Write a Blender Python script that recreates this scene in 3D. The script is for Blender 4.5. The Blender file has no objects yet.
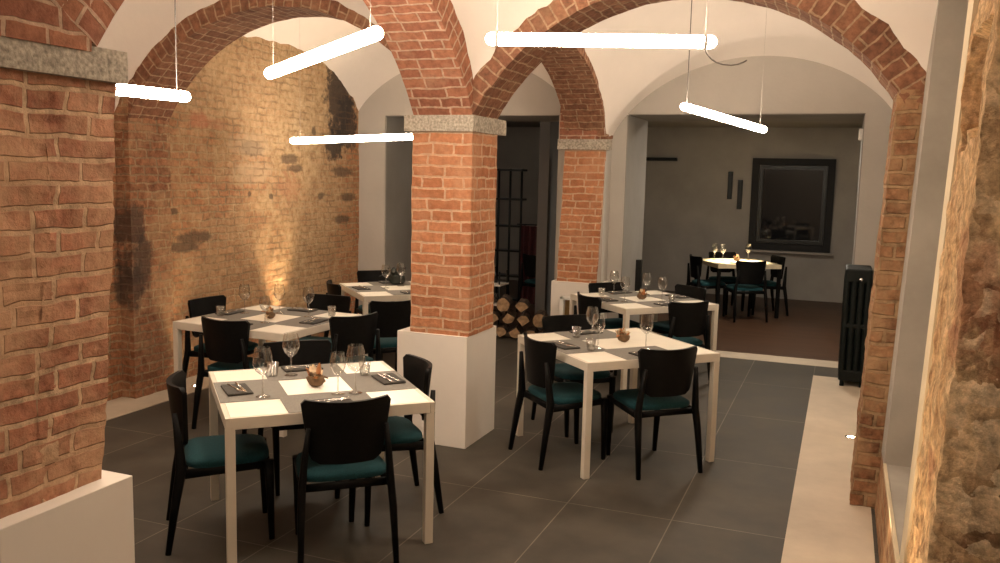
import bpy, bmesh, math, random
from mathutils import Vector, Matrix, noise
random.seed(7)
C = bpy.context.scene.collection
PI = math.pi
# ---------------------------------------------------------------- camera
FPX, YAW, PIT, ROL, HC = 868.47, 0.37472, 0.121346, 0.023333, 1.8949
F = Vector((-math.sin(YAW)*math.cos(PIT), math.cos(YAW)*math.cos(PIT), -math.sin(PIT)))
R0 = Vector((math.cos(YAW), math.sin(YAW), 0)); U0 = R0.cross(F)
RT = R0*math.cos(ROL)+U0*math.sin(ROL); UP = RT.cross(F)
cd = bpy.data.cameras.new('camera'); co = bpy.data.objects.new('camera', cd); C.objects.link(co)
M = Matrix.Identity(4)
for i in range(3):
    M[i][0] = RT[i]; M[i][1] = UP[i]; M[i][2] = -F[i]
M[2][3] = HC
co.matrix_world = M
cd.sensor_width = 36; cd.lens = FPX*36/1000; cd.clip_start = .02
bpy.context.scene.camera = co

# ---------------------------------------------------------------- materials
def new_mat(name):
    m = bpy.data.materials.new(name); m.use_nodes = True
    nt = m.node_tree; b = nt.nodes['Principled BSDF']
    return m, nt, b
def node(nt, t, **kw):
    n = nt.nodes.new(t)
    for k, v in kw.items():
        if k in n.inputs: n.inputs[k].default_value = v
        else: setattr(n, k, v)
    return n
def lk(nt, a, b): nt.links.new(a, b)
def ramp(nt, fac, stops):
    r = nt.nodes.new('ShaderNodeValToRGB'); el = r.color_ramp.elements
    while len(el) < len(stops): el.new(.5)
    for e, (p, c) in zip(el, stops):
        e.position = p; e.color = c if len(c) == 4 else (*c, 1)
    lk(nt, fac, r.inputs[0]); return r
def mix(nt, fac, a, b, blend='MIX'):
    n = nt.nodes.new('ShaderNodeMix'); n.data_type = 'RGBA'; n.blend_type = blend
    for sock, v in ((n.inputs[0], fac), (n.inputs[6], a), (n.inputs[7], b)):
        if hasattr(v, 'is_output'): lk(nt, v, sock)
        elif isinstance(v, (int, float)): sock.default_value = v
        else: sock.default_value = (*v, 1) if len(v) == 3 else v
    return n.outputs[2]
def simple(name, col, rough=.5, metal=0, var=.06, nscale=30, bump=0, **kw):
    m, nt, b = new_mat(name)
    tc = node(nt, 'ShaderNodeTexCoord')
    n = node(nt, 'ShaderNodeTexNoise', Scale=nscale, Detail=5.0)
    lk(nt, tc.outputs['Object'], n.inputs['Vector'])
    d = tuple(max(0, c*(1-var*2)) for c in col); l = tuple(min(1, c*(1+var)) for c in col)
    r = ramp(nt, n.outputs['Fac'], [(.3, d), (.7, l)])
    lk(nt, r.outputs[0], b.inputs['Base Color'])
    b.inputs['Roughness'].default_value = rough; b.inputs['Metallic'].default_value = metal
    for k, v in kw.items(): b.inputs[k.replace('_', ' ')].default_value = v
    if bump:
        bp = node(nt, 'ShaderNodeBump', Strength=bump, Distance=.01)
        lk(nt, n.outputs['Fac'], bp.inputs['Height']); lk(nt, bp.outputs[0], b.inputs['Normal'])
    return m
def brick_mat(name, c1, c2, mortar, smear=.35, smear_col=None, dark=.25, bw=.25, rh=.075, ms=.012, patch=None, bump=.6, seed=0.0, warp=.03):
    """bricks laid in the UV map, which is in metres; mortar smeared over some of them"""
    m, nt, b = new_mat(name)
    uv = node(nt, 'ShaderNodeUVMap'); tc = node(nt, 'ShaderNodeTexCoord')
    nz = node(nt, 'ShaderNodeTexNoise', Scale=9.0, Detail=3.0)
    lk(nt, tc.outputs['Object'], nz.inputs['Vector'])
    wv = node(nt, 'ShaderNodeVectorMath', operation='SUBTRACT'); wv.inputs[1].default_value = (.5, .5, .5)
    lk(nt, nz.outputs['Color'], wv.inputs[0])
    sc = node(nt, 'ShaderNodeVectorMath', operation='SCALE'); sc.inputs['Scale'].default_value = warp
    lk(nt, wv.outputs[0], sc.inputs[0])
    ad = node(nt, 'ShaderNodeVectorMath', operation='ADD')
    lk(nt, uv.outputs[0], ad.inputs[0]); lk(nt, sc.outputs[0], ad.inputs[1])
    br = node(nt, 'ShaderNodeTexBrick')
    br.squash = .62; br.squash_frequency = 3; br.inputs['Scale'].default_value = 1; br.inputs['Mortar Size'].default_value = ms
    br.inputs['Mortar Smooth'].default_value = .35; br.inputs['Bias'].default_value = -.1
    br.inputs['Brick Width'].default_value = bw; br.inputs['Row Height'].default_value = rh
    br.inputs['Color1'].default_value = (*c1, 1); br.inputs['Color2'].default_value = (*c2, 1)
    br.inputs['Mortar'].default_value = (*mortar, 1)
    lk(nt, ad.outputs[0], br.inputs['Vector'])
    # blotches inside the bricks
    n2 = node(nt, 'ShaderNodeTexNoise', Scale=24.0, Detail=6.0, Roughness=.65)
    lk(nt, tc.outputs['Object'], n2.inputs['Vector'])
    r2 = ramp(nt, n2.outputs['Fac'], [(.3, (1-dark*1.6,)*3), (.72, (1.12,)*3)])
    col = mix(nt, 1.0, br.outputs['Color'], r2.outputs[0], 'MULTIPLY')
    # mortar and lime smeared over the faces
    n3 = node(nt, 'ShaderNodeTexNoise', Scale=3.2, Detail=8.0, Roughness=.7)
    mp = node(nt, 'ShaderNodeMapping'); mp.inputs['Location'].default_value = (seed, seed*.7, seed*.3)
    lk(nt, tc.outputs['Object'], mp.inputs['Vector']); lk(nt, mp.outputs[0], n3.inputs['Vector'])
    r3 = ramp(nt, n3.outputs['Fac'], [(.62-smear*.45, (0,)*3), (.74-smear*.25, (min(1, .35+smear),)*3)])
    col = mix(nt, r3.outputs[0], col, smear_col or mortar)
    if patch: col = patch(nt, tc, col, br)
    lk(nt, col, b.inputs['Base Color'])
    b.inputs['Roughness'].default_value = .92; b.inputs['Specular IOR Level'].default_value = .2
    h = node(nt, 'ShaderNodeMath', operation='MULTIPLY_ADD'); h.inputs[1].default_value = -1.0
    lk(nt, br.outputs['Fac'], h.inputs[0])
    hs = node(nt, 'ShaderNodeMath', operation='MULTIPLY'); hs.inputs[1].default_value = .9
    lk(nt, n2.outputs['Fac'], hs.inputs[0]); lk(nt, hs.outputs[0], h.inputs[2])
    bp = node(nt, 'ShaderNodeBump', Strength=bump, Distance=.015)
    lk(nt, h.outputs[0], bp.inputs['Height']); lk(nt, bp.outputs[0], b.inputs['Normal'])
    return m
def blob(nt, tc, center, radius, soft=.5, ns=3.0, amp=.6):
    """a ragged stain around a point, in object space: 1 inside, 0 outside"""
    mp = node(nt, 'ShaderNodeMapping', vector_type='TEXTURE')
    mp.inputs['Location'].default_value = center; mp.inputs['Scale'].default_value = radius
    lk(nt, tc.outputs['Object'], mp.inputs['Vector'])
    ln = node(nt, 'ShaderNodeVectorMath', operation='LENGTH'); lk(nt, mp.outputs[0], ln.inputs[0])
    nz = node(nt, 'ShaderNodeTexNoise', Scale=ns, Detail=7.0, Roughness=.65)
    lk(nt, tc.outputs['Object'], nz.inputs['Vector'])
    ma = node(nt, 'ShaderNodeMath', operation='MULTIPLY_ADD'); ma.inputs[1].default_value = amp*2; ma.inputs[2].default_value = -amp
    lk(nt, nz.outputs['Fac'], ma.inputs[0])
    a = node(nt, 'ShaderNodeMath', operation='ADD'); lk(nt, ln.outputs['Value'], a.inputs[0]); lk(nt, ma.outputs[0], a.inputs[1])
    mr = node(nt, 'ShaderNodeMapRange'); mr.inputs['From Min'].default_value = 1+soft/2; mr.inputs['From Max'].default_value = 1-soft/2
    lk(nt, a.outputs[0], mr.inputs['Value']); return mr.outputs[0]
def mul(nt, a, k):
    n = node(nt, 'ShaderNodeMath', operation='MULTIPLY'); lk(nt, a, n.inputs[0]); n.inputs[1].default_value = k; return n.outputs[0]

def left_patch(nt, tc, col, br):
    # tan lime render left over the brick in the upper far part, soot stains, a few redder and darker bricks
    nf = node(nt, 'ShaderNodeTexNoise', Scale=16.0, Detail=6.0, Roughness=.7); lk(nt, tc.outputs['Object'], nf.inputs['Vector'])
    tan = ramp(nt, nf.outputs['Fac'], [(.34, (.30, .195, .105)), (.52, (.50, .355, .20)), (.7, (.60, .455, .285))]).outputs[0]
    def put(c, r, soft, ns, amp, k, colr):
        nonlocal col
        col = mix(nt, mul(nt, blob(nt, tc, c, r, soft, ns, amp), k), col, colr)
    put((-5.45, 7.35, 2.75), (2, 1.5, .95), .7, 5, 1.1, .7, tan)
    put((-5.45, 8.1, 1.6), (2, .75, 1.5), .7, 6, 1.3, .6, tan)
    put((-5.45, 6.9, .9), (2, 1.1, .8), .7, 5, 1.4, .45, tan)
    put((-5.45, 6.38, 2.33), (2, .13, .07), .5, 12, .9, .6, (.46, .17, .10))
    put((-5.45, 6.6, 2.30), (2, .13, .05), .5, 12, .9, .4, (.42, .17, .10))
    put((-5.45, 7.75, 1.72), (2, .2, .13), .6, 14, 1.5, .4, (.40, .17, .10))
    for y, z, ry, rz in ((8.72, 2.75, .26, .5), (8.9, 2.45, .22, .3), (8.62, 2.2, .16, .16)): put((-5.45, y, z), (2, ry, rz), .4, 9, 1.2, .9, (.055, .045, .04))
    for y, z, ry, rz in ((5.44, 1.42, .09, .2), (5.5, 1.12, .12, .22), (5.42, .95, .08, .2)): put((-5.31, y, z), (2, ry, rz), .5, 9, 1.0, .8, (.07, .048, .038))
    for y, z, ry, rz in ((6.3, 1.28, .24, .05), (6.15, 1.2, .2, .05), (7.12, 2.1, .18, .07), (7.75, 2.02, .16, .05), (7.85, 1.92, .14, .04), (8.35, 1.62, .06, .04),
                         (7.42, 1.63, .03, .03), (7.07, 1.66, .025, .025), (8.8, 1.9, .2, .06), (8.9, 1.6, .15, .05), (8.75, 1.35, .14, .05), (8.2, 2.33, .05, .05), (6.02, 1.52, .05, .03)):
        put((-5.45, y, z), (2, ry, rz), .5, 12, .7, .75, (.10, .07, .05))
    # pale fans of brick on edge over two walled-up openings
    for y, z in ((7.1, 2.13), (7.12, 1.86)): put((-5.45, y, z), (2, .3, .11), .5, 18, 1.3, .5, (.50, .37, .24))
    # shadow in the eroded joints painted as darker courses, also across the lime
    nj = node(nt, 'ShaderNodeTexNoise', Scale=5.0, Detail=5.0); lk(nt, tc.outputs['Object'], nj.inputs['Vector'])
    rj = ramp(nt, nj.outputs['Fac'], [(.42, (0,)*3), (.62, (.45,)*3)]).outputs[0]
    jm = node(nt, 'ShaderNodeMath', operation='MULTIPLY'); lk(nt, rj, jm.inputs[0]); lk(nt, br.outputs['Fac'], jm.inputs[1])
    return mix(nt, jm.outputs[0], col, (.15, .09, .055))
MAT = {}
MAT['brick_pier'] = brick_mat('brick_pier', (.54, .235, .118), (.39, .152, .075), (.62, .42, .28), .30, (.52, .29, .17), ms=.009, dark=.2, seed=1.3)
MAT['brick_near'] = brick_mat('brick_near', (.54, .24, .145), (.37, .15, .092), (.70, .49, .32), .48, (.58, .36, .22), rh=.0765, ms=.0105, bump=.75, dark=.34, warp=.026, seed=4.1)
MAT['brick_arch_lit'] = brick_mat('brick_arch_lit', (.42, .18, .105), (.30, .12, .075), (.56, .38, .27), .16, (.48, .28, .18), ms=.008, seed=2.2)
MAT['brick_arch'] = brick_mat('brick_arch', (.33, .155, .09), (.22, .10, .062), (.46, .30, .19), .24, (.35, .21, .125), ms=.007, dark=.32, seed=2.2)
MAT['brick_left_pilaster'] = brick_mat('brick_left_pilaster', (.44, .20, .105), (.30, .13, .072), (.48, .32, .19), .34, (.44, .27, .15), dark=.36, rh=.068, ms=.010, bw=.24, patch=left_patch, bump=.9, warp=.05, seed=5.1)
MAT['brick_left'] = brick_mat('brick_left', (.54, .245, .12), (.38, .16, .08), (.54, .37, .215), .36, (.52, .32, .175), dark=.36, rh=.068, ms=.010, bw=.24, patch=left_patch, bump=.9, warp=.05, seed=7.7)
MAT['brick_right'] = brick_mat('brick_right', (.42, .20, .10), (.25, .11, .06), (.44, .29, .165), .46, (.46, .29, .16), dark=.4, rh=.082, ms=.012, seed=3.4, bump=1.0)
def rubble_mat():
    m, nt, b = new_mat('rubble'); tc = node(nt, 'ShaderNodeTexCoord')
    nz = node(nt, 'ShaderNodeTexNoise', Scale=9.0, Detail=6.0); lk(nt, tc.outputs['Object'], nz.inputs['Vector'])
    wp = mix(nt, .14, tc.outputs['Object'], nz.outputs['Color'])
    mp = node(nt, 'ShaderNodeMapping'); mp.inputs['Scale'].default_value = (1, 1, 1.6); lk(nt, wp, mp.inputs['Vector'])
    vo = node(nt, 'ShaderNodeTexVoronoi', Scale=13.0); lk(nt, mp.outputs[0], vo.inputs['Vector'])
    st = ramp(nt, vo.outputs['Color'], [(.22, (.22, .12, .065)), (.5, (.52, .34, .19)), (.78, (.80, .62, .42))]).outputs[0]
    n5 = node(nt, 'ShaderNodeTexNoise', Scale=26.0, Detail=9.0, Roughness=.72); lk(nt, tc.outputs['Object'], n5.inputs['Vector'])
    g = ramp(nt, n5.outputs['Fac'], [(.32, (.45,)*3), (.62, (1.2,)*3)]).outputs[0]
    nf = node(nt, 'ShaderNodeTexNoise', Scale=5.0, Detail=9.0, Roughness=.72)
    m2 = node(nt, 'ShaderNodeMapping'); m2.inputs['Scale'].default_value = (1, 2.4, .6); lk(nt, tc.outputs['Object'], m2.inputs['Vector']); lk(nt, m2.outputs[0], nf.inputs['Vector'])
    f = ramp(nt, nf.outputs['Fac'], [(.42, (0,)*3), (.6, (.75,)*3)]).outputs[0]
    col = mix(nt, f, st, (.62, .43, .24))
    # ochre render kept on the long face, beyond the broken corner
    sp = node(nt, 'ShaderNodeSeparateXYZ'); lk(nt, tc.outputs['Object'], sp.inputs[0])
    mr = node(nt, 'ShaderNodeMapRange'); lk(nt, sp.outputs['Y'], mr.inputs['Value']); mr.inputs['From Min'].default_value = 2.76; mr.inputs['From Max'].default_value = 2.84; mr.inputs['To Max'].default_value = .8
    oc = ramp(nt, nf.outputs['Fac'], [(.36, (.46, .25, .12)), (.5, (.70, .46, .24)), (.66, (.78, .56, .33))]).outputs[0]
    col = mix(nt, mr.outputs[0], col, oc)
    for c, r in (((.36, 2.85, 1.62), (.25, .16, .14)), ((.36, 2.9, 1.42), (.25, .12, .06)), ((.5, 2.74, 1.5), (.12, .2, .12)), ((.36, 3.1, 1.0), (.25, .12, .05))):
        col = mix(nt, mul(nt, blob(nt, tc, c, r, .6, 14, 1.3), .55), col, (.36, .15, .085))
    col = mix(nt, 1.0, col, g, 'MULTIPLY')
    lk(nt, col, b.inputs['Base Color']); b.inputs['Roughness'].default_value = .95; b.inputs['Specular IOR Level'].default_value = .15
    h = node(nt, 'ShaderNodeMath', operation='MULTIPLY_ADD'); lk(nt, vo.outputs['Distance'], h.inputs[0]); h.inputs[1].default_value = -.8; lk(nt, n5.outputs['Fac'], h.inputs[2])
    bp = node(nt, 'ShaderNodeBump', Strength=1.0, Distance=.018); lk(nt, h.outputs[0], bp.inputs['Height']); lk(nt, bp.outputs[0], b.inputs['Normal'])
    return m
MAT['rubble'] = rubble_mat()

def plaster(name, col, var=.05, bump=.15, rough=.9):
    m, nt, b = new_mat(name)
    tc = node(nt, 'ShaderNodeTexCoord')
    n = node(nt, 'ShaderNodeTexNoise', Scale=1.7, Detail=8.0, Roughness=.6); lk(nt, tc.outputs['Object'], n.inputs['Vector'])
    r = ramp(nt, n.outputs['Fac'], [(.3, tuple(c*(1-var*2) for c in col)), (.7, tuple(min(1, c*(1+var)) for c in col))])
    lk(nt, r.outputs[0], b.inputs['Base Color']); b.inputs['Roughness'].default_value = rough
    n2 = node(nt, 'ShaderNodeTexNoise', Scale=14.0, Detail=6.0); lk(nt, tc.outputs['Object'], n2.inputs['Vector'])
    bp = node(nt, 'ShaderNodeBump', Strength=bump, Distance=.02)
    lk(nt, n2.outputs['Fac'], bp.inputs['Height']); lk(nt, bp.outputs[0], b.inputs['Normal'])
    return m
MAT['vault'] = plaster('vault_plaster', (.74, .67, .605), .025)
MAT['wall'] = plaster('wall_plaster', (.44, .405, .36), .04)
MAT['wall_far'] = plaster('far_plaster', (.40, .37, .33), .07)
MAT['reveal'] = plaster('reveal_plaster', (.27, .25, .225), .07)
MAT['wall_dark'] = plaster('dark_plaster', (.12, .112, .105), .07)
MAT['jamb'] = plaster('jamb_plaster', (.40, .365, .315), .12)
MAT['plinth'] = plaster('plinth_paint', (.78, .72, .645), .03, .06, .7)
MAT['curb'] = plaster('curb_concrete', (.56, .47, .36), .1, .15, .6)
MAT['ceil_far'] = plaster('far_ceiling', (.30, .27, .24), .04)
MAT['cream'] = plaster('cream_plaster', (.66, .55, .38), .08, .3)
MAT['stone'] = simple('cap_stone', (.42, .37, .30), .85, 0, .25, 60, .5)

def floor_mat():
    m, nt, b = new_mat('floor_tile')
    tc = node(nt, 'ShaderNodeTexCoord')
    mp = node(nt, 'ShaderNodeMapping'); mp.inputs['Rotation'].default_value = (0, 0, PI/2)
    # tile rows run along Y: brick u = Y, brick v = -X
    sp = node(nt, 'ShaderNodeSeparateXYZ'); lk(nt, tc.outputs['Object'], sp.inputs[0])
    u = node(nt, 'ShaderNodeMath', operation='SUBTRACT'); lk(nt, sp.outputs['Y'], u.inputs[0]); u.inputs[1].default_value = 4.715-1.22*20
    v = node(nt, 'ShaderNodeMath', operation='SUBTRACT'); lk(nt, sp.outputs['X'], v.inputs[0]); v.inputs[1].default_value = -1.397-.61*20
    cb = node(nt, 'ShaderNodeCombineXYZ'); lk(nt, u.outputs[0], cb.inputs[0]); lk(nt, v.outputs[0], cb.inputs[1])
    br = node(nt, 'ShaderNodeTexBrick', offset=0.0, offset_frequency=2)
    br.inputs['Scale'].default_value = 1; br.inputs['Mortar Size'].default_value = .0035
    br.inputs['Mortar Smooth'].default_value = .1
    br.inputs['Brick Width'].default_value = 1.22; br.inputs['Row Height'].default_value = .61
    br.inputs['Color1'].default_value = (.076, .066, .053, 1); br.inputs['Color2'].default_value = (.064, .056, .045, 1)
    br.inputs['Mortar'].default_value = (.175, .15, .12, 1)
    lk(nt, cb.outputs[0], br.inputs['Vector'])
    n = node(nt, 'ShaderNodeTexNoise', Scale=2.6, Detail=9.0, Roughness=.62); lk(nt, tc.outputs['Object'], n.inputs['Vector'])
    r = ramp(nt, n.outputs['Fac'], [(.32, (.62,)*3), (.7, (1.32,)*3)])
    lk(nt, mix(nt, 1.0, br.outputs['Color'], r.outputs[0], 'MULTIPLY'), b.inputs['Base Color'])
    rr = ramp(nt, n.outputs['Fac'], [(.3, (.55,)*3), (.7, (.7,)*3)])
    lk(nt, rr.outputs[0], b.inputs['Roughness']); b.inputs['Specular IOR Level'].default_value = .28
    return m
MAT['floor'] = floor_mat()
def wood_floor():
    m, nt, b = new_mat('wood_floor')
    tc = node(nt, 'ShaderNodeTexCoord')
    br = node(nt, 'ShaderNodeTexBrick'); br.inputs['Scale'].default_value = 1
    br.inputs['Brick Width'].default_value = .9; br.inputs['Row Height'].default_value = .1; br.inputs['Mortar Size'].default_value = .002
    br.inputs['Color1'].default_value = (.085, .040, .020, 1); br.inputs['Color2'].default_value = (.060, .028, .014, 1)
    br.inputs['Mortar'].default_value = (.05, .03, .02, 1)
    lk(nt, tc.outputs['Object'], br.inputs['Vector']); lk(nt, br.outputs['Color'], b.inputs['Base Color'])
    b.inputs['Roughness'].default_value = .45
    return m
MAT['wood_floor'] = wood_floor()
MAT['black_wood'] = simple('black_wood', (.0035, .0032, .003), .55, 0, .2, 40, Specular_IOR_Level=.16)
MAT['teal'] = simple('teal_fabric', (.004, .050, .060), .95, 0, .2, 180, .3)
MAT['table_frame'] = simple('table_frame_paint', (.66, .60, .50), .45, 0, .02, 10)
MAT['table_top'] = simple('table_top_white', (.86, .81, .70), .38, 0, .02, 8)
MAT['mat_grey'] = simple('placemat_grey', (.20, .185, .16), .85, 0, .08, 120, .2)
MAT['napkin'] = simple('napkin_charcoal', (.062, .056, .048), .9, 0, .15, 90, .3)
MAT['steel'] = simple('steel', (.75, .72, .68), .22, 1, .02, 10)
MAT['black_metal'] = simple('black_metal', (.012, .013, .012), .38, .3, .1, 20)
MAT['iron'] = simple('cast_iron', (.004, .007, .006), .5, 0, .2, 40, .1, Specular_IOR_Level=.25)
MAT['white_plastic'] = simple('white_plastic', (.80, .77, .72), .5, 0, .02, 8)
MAT['brass'] = simple('brass', (.30, .19, .07), .4, .8, .1, 20)
MAT['frame_dark'] = simple('window_frame', (.014, .013, .013), .75, 0, .1, 20)
MAT['red'] = simple('red_fabric', (.06, .010, .012), .85, 0, .2, 40)
MAT['bark'] = simple('bark', (.10, .065, .045), .95, 0, .4, 25, .8)
MAT['log_end'] = simple('split_wood', (.40, .255, .14), .9, 0, .35, 14, .4)
MAT['pale_wood'] = simple('pale_wood', (.72, .60, .40), .45, 0, .06, 12)
MAT['warm_wood'] = simple('warm_wood', (.34, .22, .10), .5, 0, .2, 12)
MAT['petal_cream'] = simple('petal_cream', (.72, .56, .36), .8, 0, .15, 40)
MAT['petal_orange'] = simple('petal_orange', (.52, .22, .08), .8, 0, .2, 40)
MAT['petal_brown'] = simple('petal_brown', (.17, .10, .05), .85, 0, .2, 40)
MAT['dark_leaf'] = simple('dark_leaf', (.016, .020, .014), .6, 0, .3, 40)
MAT['cable_black'] = simple('cable_black', (.10, .085, .075), .6)
MAT['cable_white'] = simple('cable_clear', (.40, .36, .32), .6)
MAT['plate'] = simple('plate_white', (.80, .76, .68), .2, 0, .02, 10)
def emit(name, col, s):
    m, nt, b = new_mat(name)
    b.inputs['Base Color'].default_value = (*col, 1)
    b.inputs['Emission Color'].default_value = (*col, 1); b.inputs['Emission Strength'].default_value = s
    return m
MAT['tube'] = emit('tube_glow', (1, .825, .64), 25)
MAT['fill_glow'] = emit('fill_glow', (1, .88, .72), 60)
MAT['fill_dim'] = emit('fill_dim', (1, .86, .76), 5)
MAT['spot_glow'] = emit('spot_glow', (1, .78, .5), 30)
def glass():
    m, nt, b = new_mat('clear_glass')
    out = nt.nodes['Material Output']
    nt.nodes.remove(b)
    t = node(nt, 'ShaderNodeBsdfTransparent'); t.inputs[0].default_value = (.93, .93, .91, 1)
    g = node(nt, 'ShaderNodeBsdfGlossy'); g.inputs['Roughness'].default_value = .06
    lw = node(nt, 'ShaderNodeLayerWeight'); lw.inputs['Blend'].default_value = .3
    mr = node(nt, 'ShaderNodeMapRange'); mr.inputs['To Min'].default_value = .10; mr.inputs['To Max'].default_value = .85
    lk(nt, lw.outputs['Facing'], mr.inputs['Value'])
    ms = node(nt, 'ShaderNodeMixShader'); lk(nt, mr.outputs[0], ms.inputs[0]); lk(nt, t.outputs[0], ms.inputs[1]); lk(nt, g.outputs[0], ms.inputs[2])
    lk(nt, ms.outputs[0], out.inputs[0])
    return m
MAT['glass'] = glass()
def pane():
    m, nt, b = new_mat('night_pane')
    b.inputs['Base Color'].default_value = (.012, .013, .015, 1); b.inputs['Roughness'].default_value = .04
    b.inputs['Specular IOR Level'].default_value = .6
    return m
MAT['pane'] = pane()

# ---------------------------------------------------------------- mesh builder
class MB:
    def __init__(s): s.v = []; s.f = []; s.uv = []; s.sm = []
    def vert(s, p): s.v.append(tuple(p)); return len(s.v)-1
    def face(s, idx, uv=None, smooth=False): s.f.append(list(idx)); s.uv.append(uv); s.sm.append(smooth)
    def box(s, c, d, bev=0, rot=None):
        x, y, z = (k/2 for k in d); c = Vector(c)
        if bev:
            bm = bmesh.new(); bmesh.ops.create_cube(bm, size=1)
            for v in bm.verts: v.co = Vector((v.co.x*d[0], v.co.y*d[1], v.co.z*d[2]))
            bmesh.ops.bevel(bm, geom=bm.edges[:], offset=bev, segments=2, profile=.5, affect='EDGES')
            return s.add_bm(bm, c, rot)
        b = len(s.v)
        for dx, dy, dz in ((-1,-1,-1),(1,-1,-1),(1,1,-1),(-1,1,-1),(-1,-1,1),(1,-1,1),(1,1,1),(-1,1,1)):
            p = Vector((dx*x, dy*y, dz*z))
            if rot: p = rot @ p
            s.v.append(tuple(c+p))
        for q in ((0,3,2,1),(4,5,6,7),(0,1,5,4),(1,2,6,5),(2,3,7,6),(3,0,4,7)): s.face([b+i for i in q])
        return s
    def add_bm(s, bm, c=(0,0,0), rot=None, smooth=False):
        b = len(s.v); c = Vector(c); bm.verts.index_update()
        for v in bm.verts: s.v.append(tuple(c+(rot @ v.co if rot else v.co)))
        for f in bm.faces: s.face([b+v.index for v in f.verts], None, smooth)
        bm.free(); return s
    def sweep(s, pts, radii, n=10, smooth=True, cap=True, sq=None, up=None):
        """tube along points; radii one number or per point (r or (rx, ry)); sq = superellipse power for rounded-square bars"""
        pts = [Vector(p) for p in pts]; k = len(pts)
        if not isinstance(radii, (list,)): radii = [radii]*k
        rings = []; upv = Vector(up) if up else None
        for i, p in enumerate(pts):
            t = (pts[min(i+1, k-1)]-pts[max(i-1, 0)]).normalized()
            a = upv if upv else (Vector((0,0,1)) if abs(t.z) < .9 else Vector((1,0,0)))
            x = t.cross(a).normalized(); y = x.cross(t).normalized()
            if not upv: upv = None
            r = radii[i]; rx, ry = r if isinstance(r, tuple) else (r, r)
            ring = []
            for j in range(n):
                th = 2*PI*(j+.5)/n; cx, sy = math.cos(th), math.sin(th)
                if sq:
                    q = (abs(cx)**sq+abs(sy)**sq)**(-1/sq); cx *= q; sy *= q
                ring.append(s.vert(p+x*(cx*rx)+y*(sy*ry)))
            rings.append(ring)
        for i in range(k-1):
            for j in range(n):
                s.face([rings[i][j], rings[i][(j+1) % n], rings[i+1][(j+1) % n], rings[i+1][j]], None, smooth)
        if cap:
            s.face(rings[0][::-1]); s.face(rings[-1])
        return s
    def lathe(s, prof, n=20, c=(0,0,0), smooth=True):
        c = Vector(c); rings = []
        for r, z in prof:
            if r < 1e-5: rings.append([s.vert(c+Vector((0,0,z)))])
            else: rings.append([s.vert(c+Vector((r*math.cos(2*PI*j/n), r*math.sin(2*PI*j/n), z))) for j in range(n)])
        for a, b in zip(rings, rings[1:]):
            for j in range(n):
                q = [a[j % len(a)], a[(j+1) % len(a)], b[(j+1) % len(b)], b[j % len(b)]]
                u = [];
                for t in q:
                    if t not in u: u.append(t)
                if len(u) > 2: s.face(u, None, smooth)
        return s
    def grid(s, fn, nu, nv, uvfn=None, smooth=True, flip=False):
        idx = [[s.vert(fn(i/nu, j/nv)) for j in range(nv+1)] for i in range(nu+1)]
        for i in range(nu):
            for j in range(nv):
                q = [(i, j), (i+1, j), (i+1, j+1), (i, j+1)]
                if flip: q = q[::-1]
                s.face([idx[a][b] for a, b in q], [uvfn(a/nu, b/nv) for a, b in q] if uvfn else None, smooth)
        return s
    def prism(s, poly, z0, z1, lean=0):
        n = len(poly)
        a = [s.vert((x+lean*z0, y, z0)) for x, y in poly]; b = [s.vert((x+lean*z1, y, z1)) for x, y in poly]
        s.face(a[::-1]); s.face(b)
        for i in range(n): s.face([a[i], a[(i+1) % n], b[(i+1) % n], b[i]])
        return s
    def build(s, name, mat, parent=None):
        me = bpy.data.meshes.new(name)
        me.from_pydata(s.v, [], s.f)
        uvl = me.uv_layers.new(name='UVMap')
        for p, uv, sm in zip(me.polygons, s.uv, s.sm):
            p.use_smooth = sm
            nrm = p.normal
            for k, li in enumerate(p.loop_indices):
                if uv: uvl.data[li].uv = uv[k]
                else:
                    v = me.vertices[me.loops[li].vertex_index].co
                    a = max(range(3), key=lambda i: abs(nrm[i]))
                    uvl.data[li].uv = (v.y, v.z) if a == 0 else (v.x, v.z) if a == 1 else (v.x, v.y)
        me.materials.append(MAT[mat] if isinstance(mat, str) else mat)
        o = bpy.data.objects.new(name, me); C.objects.link(o)
        if parent: o.parent = parent
        return o
def thing(name, label, cat, loc=(0,0,0), rz=0, group=None, kind=None):
    o = bpy.data.objects.new(name, None); C.objects.link(o); o.empty_display_size = .1
    o.location = loc; o.rotation_euler = (0, 0, rz)
    return tag(o, label, cat, group, kind)
def tag(o, label=None, cat=None, group=None, kind=None):
    if label: o['label'] = label
    if cat: o['category'] = cat
    if group: o['group'] = group
    if kind: o['kind'] = kind
    return o
def dup(root, loc, rz, label=None, group=None):
    r = root.copy(); C.objects.link(r); r.location = loc; r.rotation_euler = (0, 0, rz)
    if label: r['label'] = label
    if group: r['group'] = group
    for ch in list(root.children):
        c = ch.copy(); C.objects.link(c); c.parent = r
        for g in list(ch.children):
            d = g.copy(); C.objects.link(d); d.parent = c
    return r
def N(x, y, z, s=1.0, seed=0): return noise.noise(Vector((x*s+seed, y*s-seed, z*s+seed*.37)))

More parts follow.
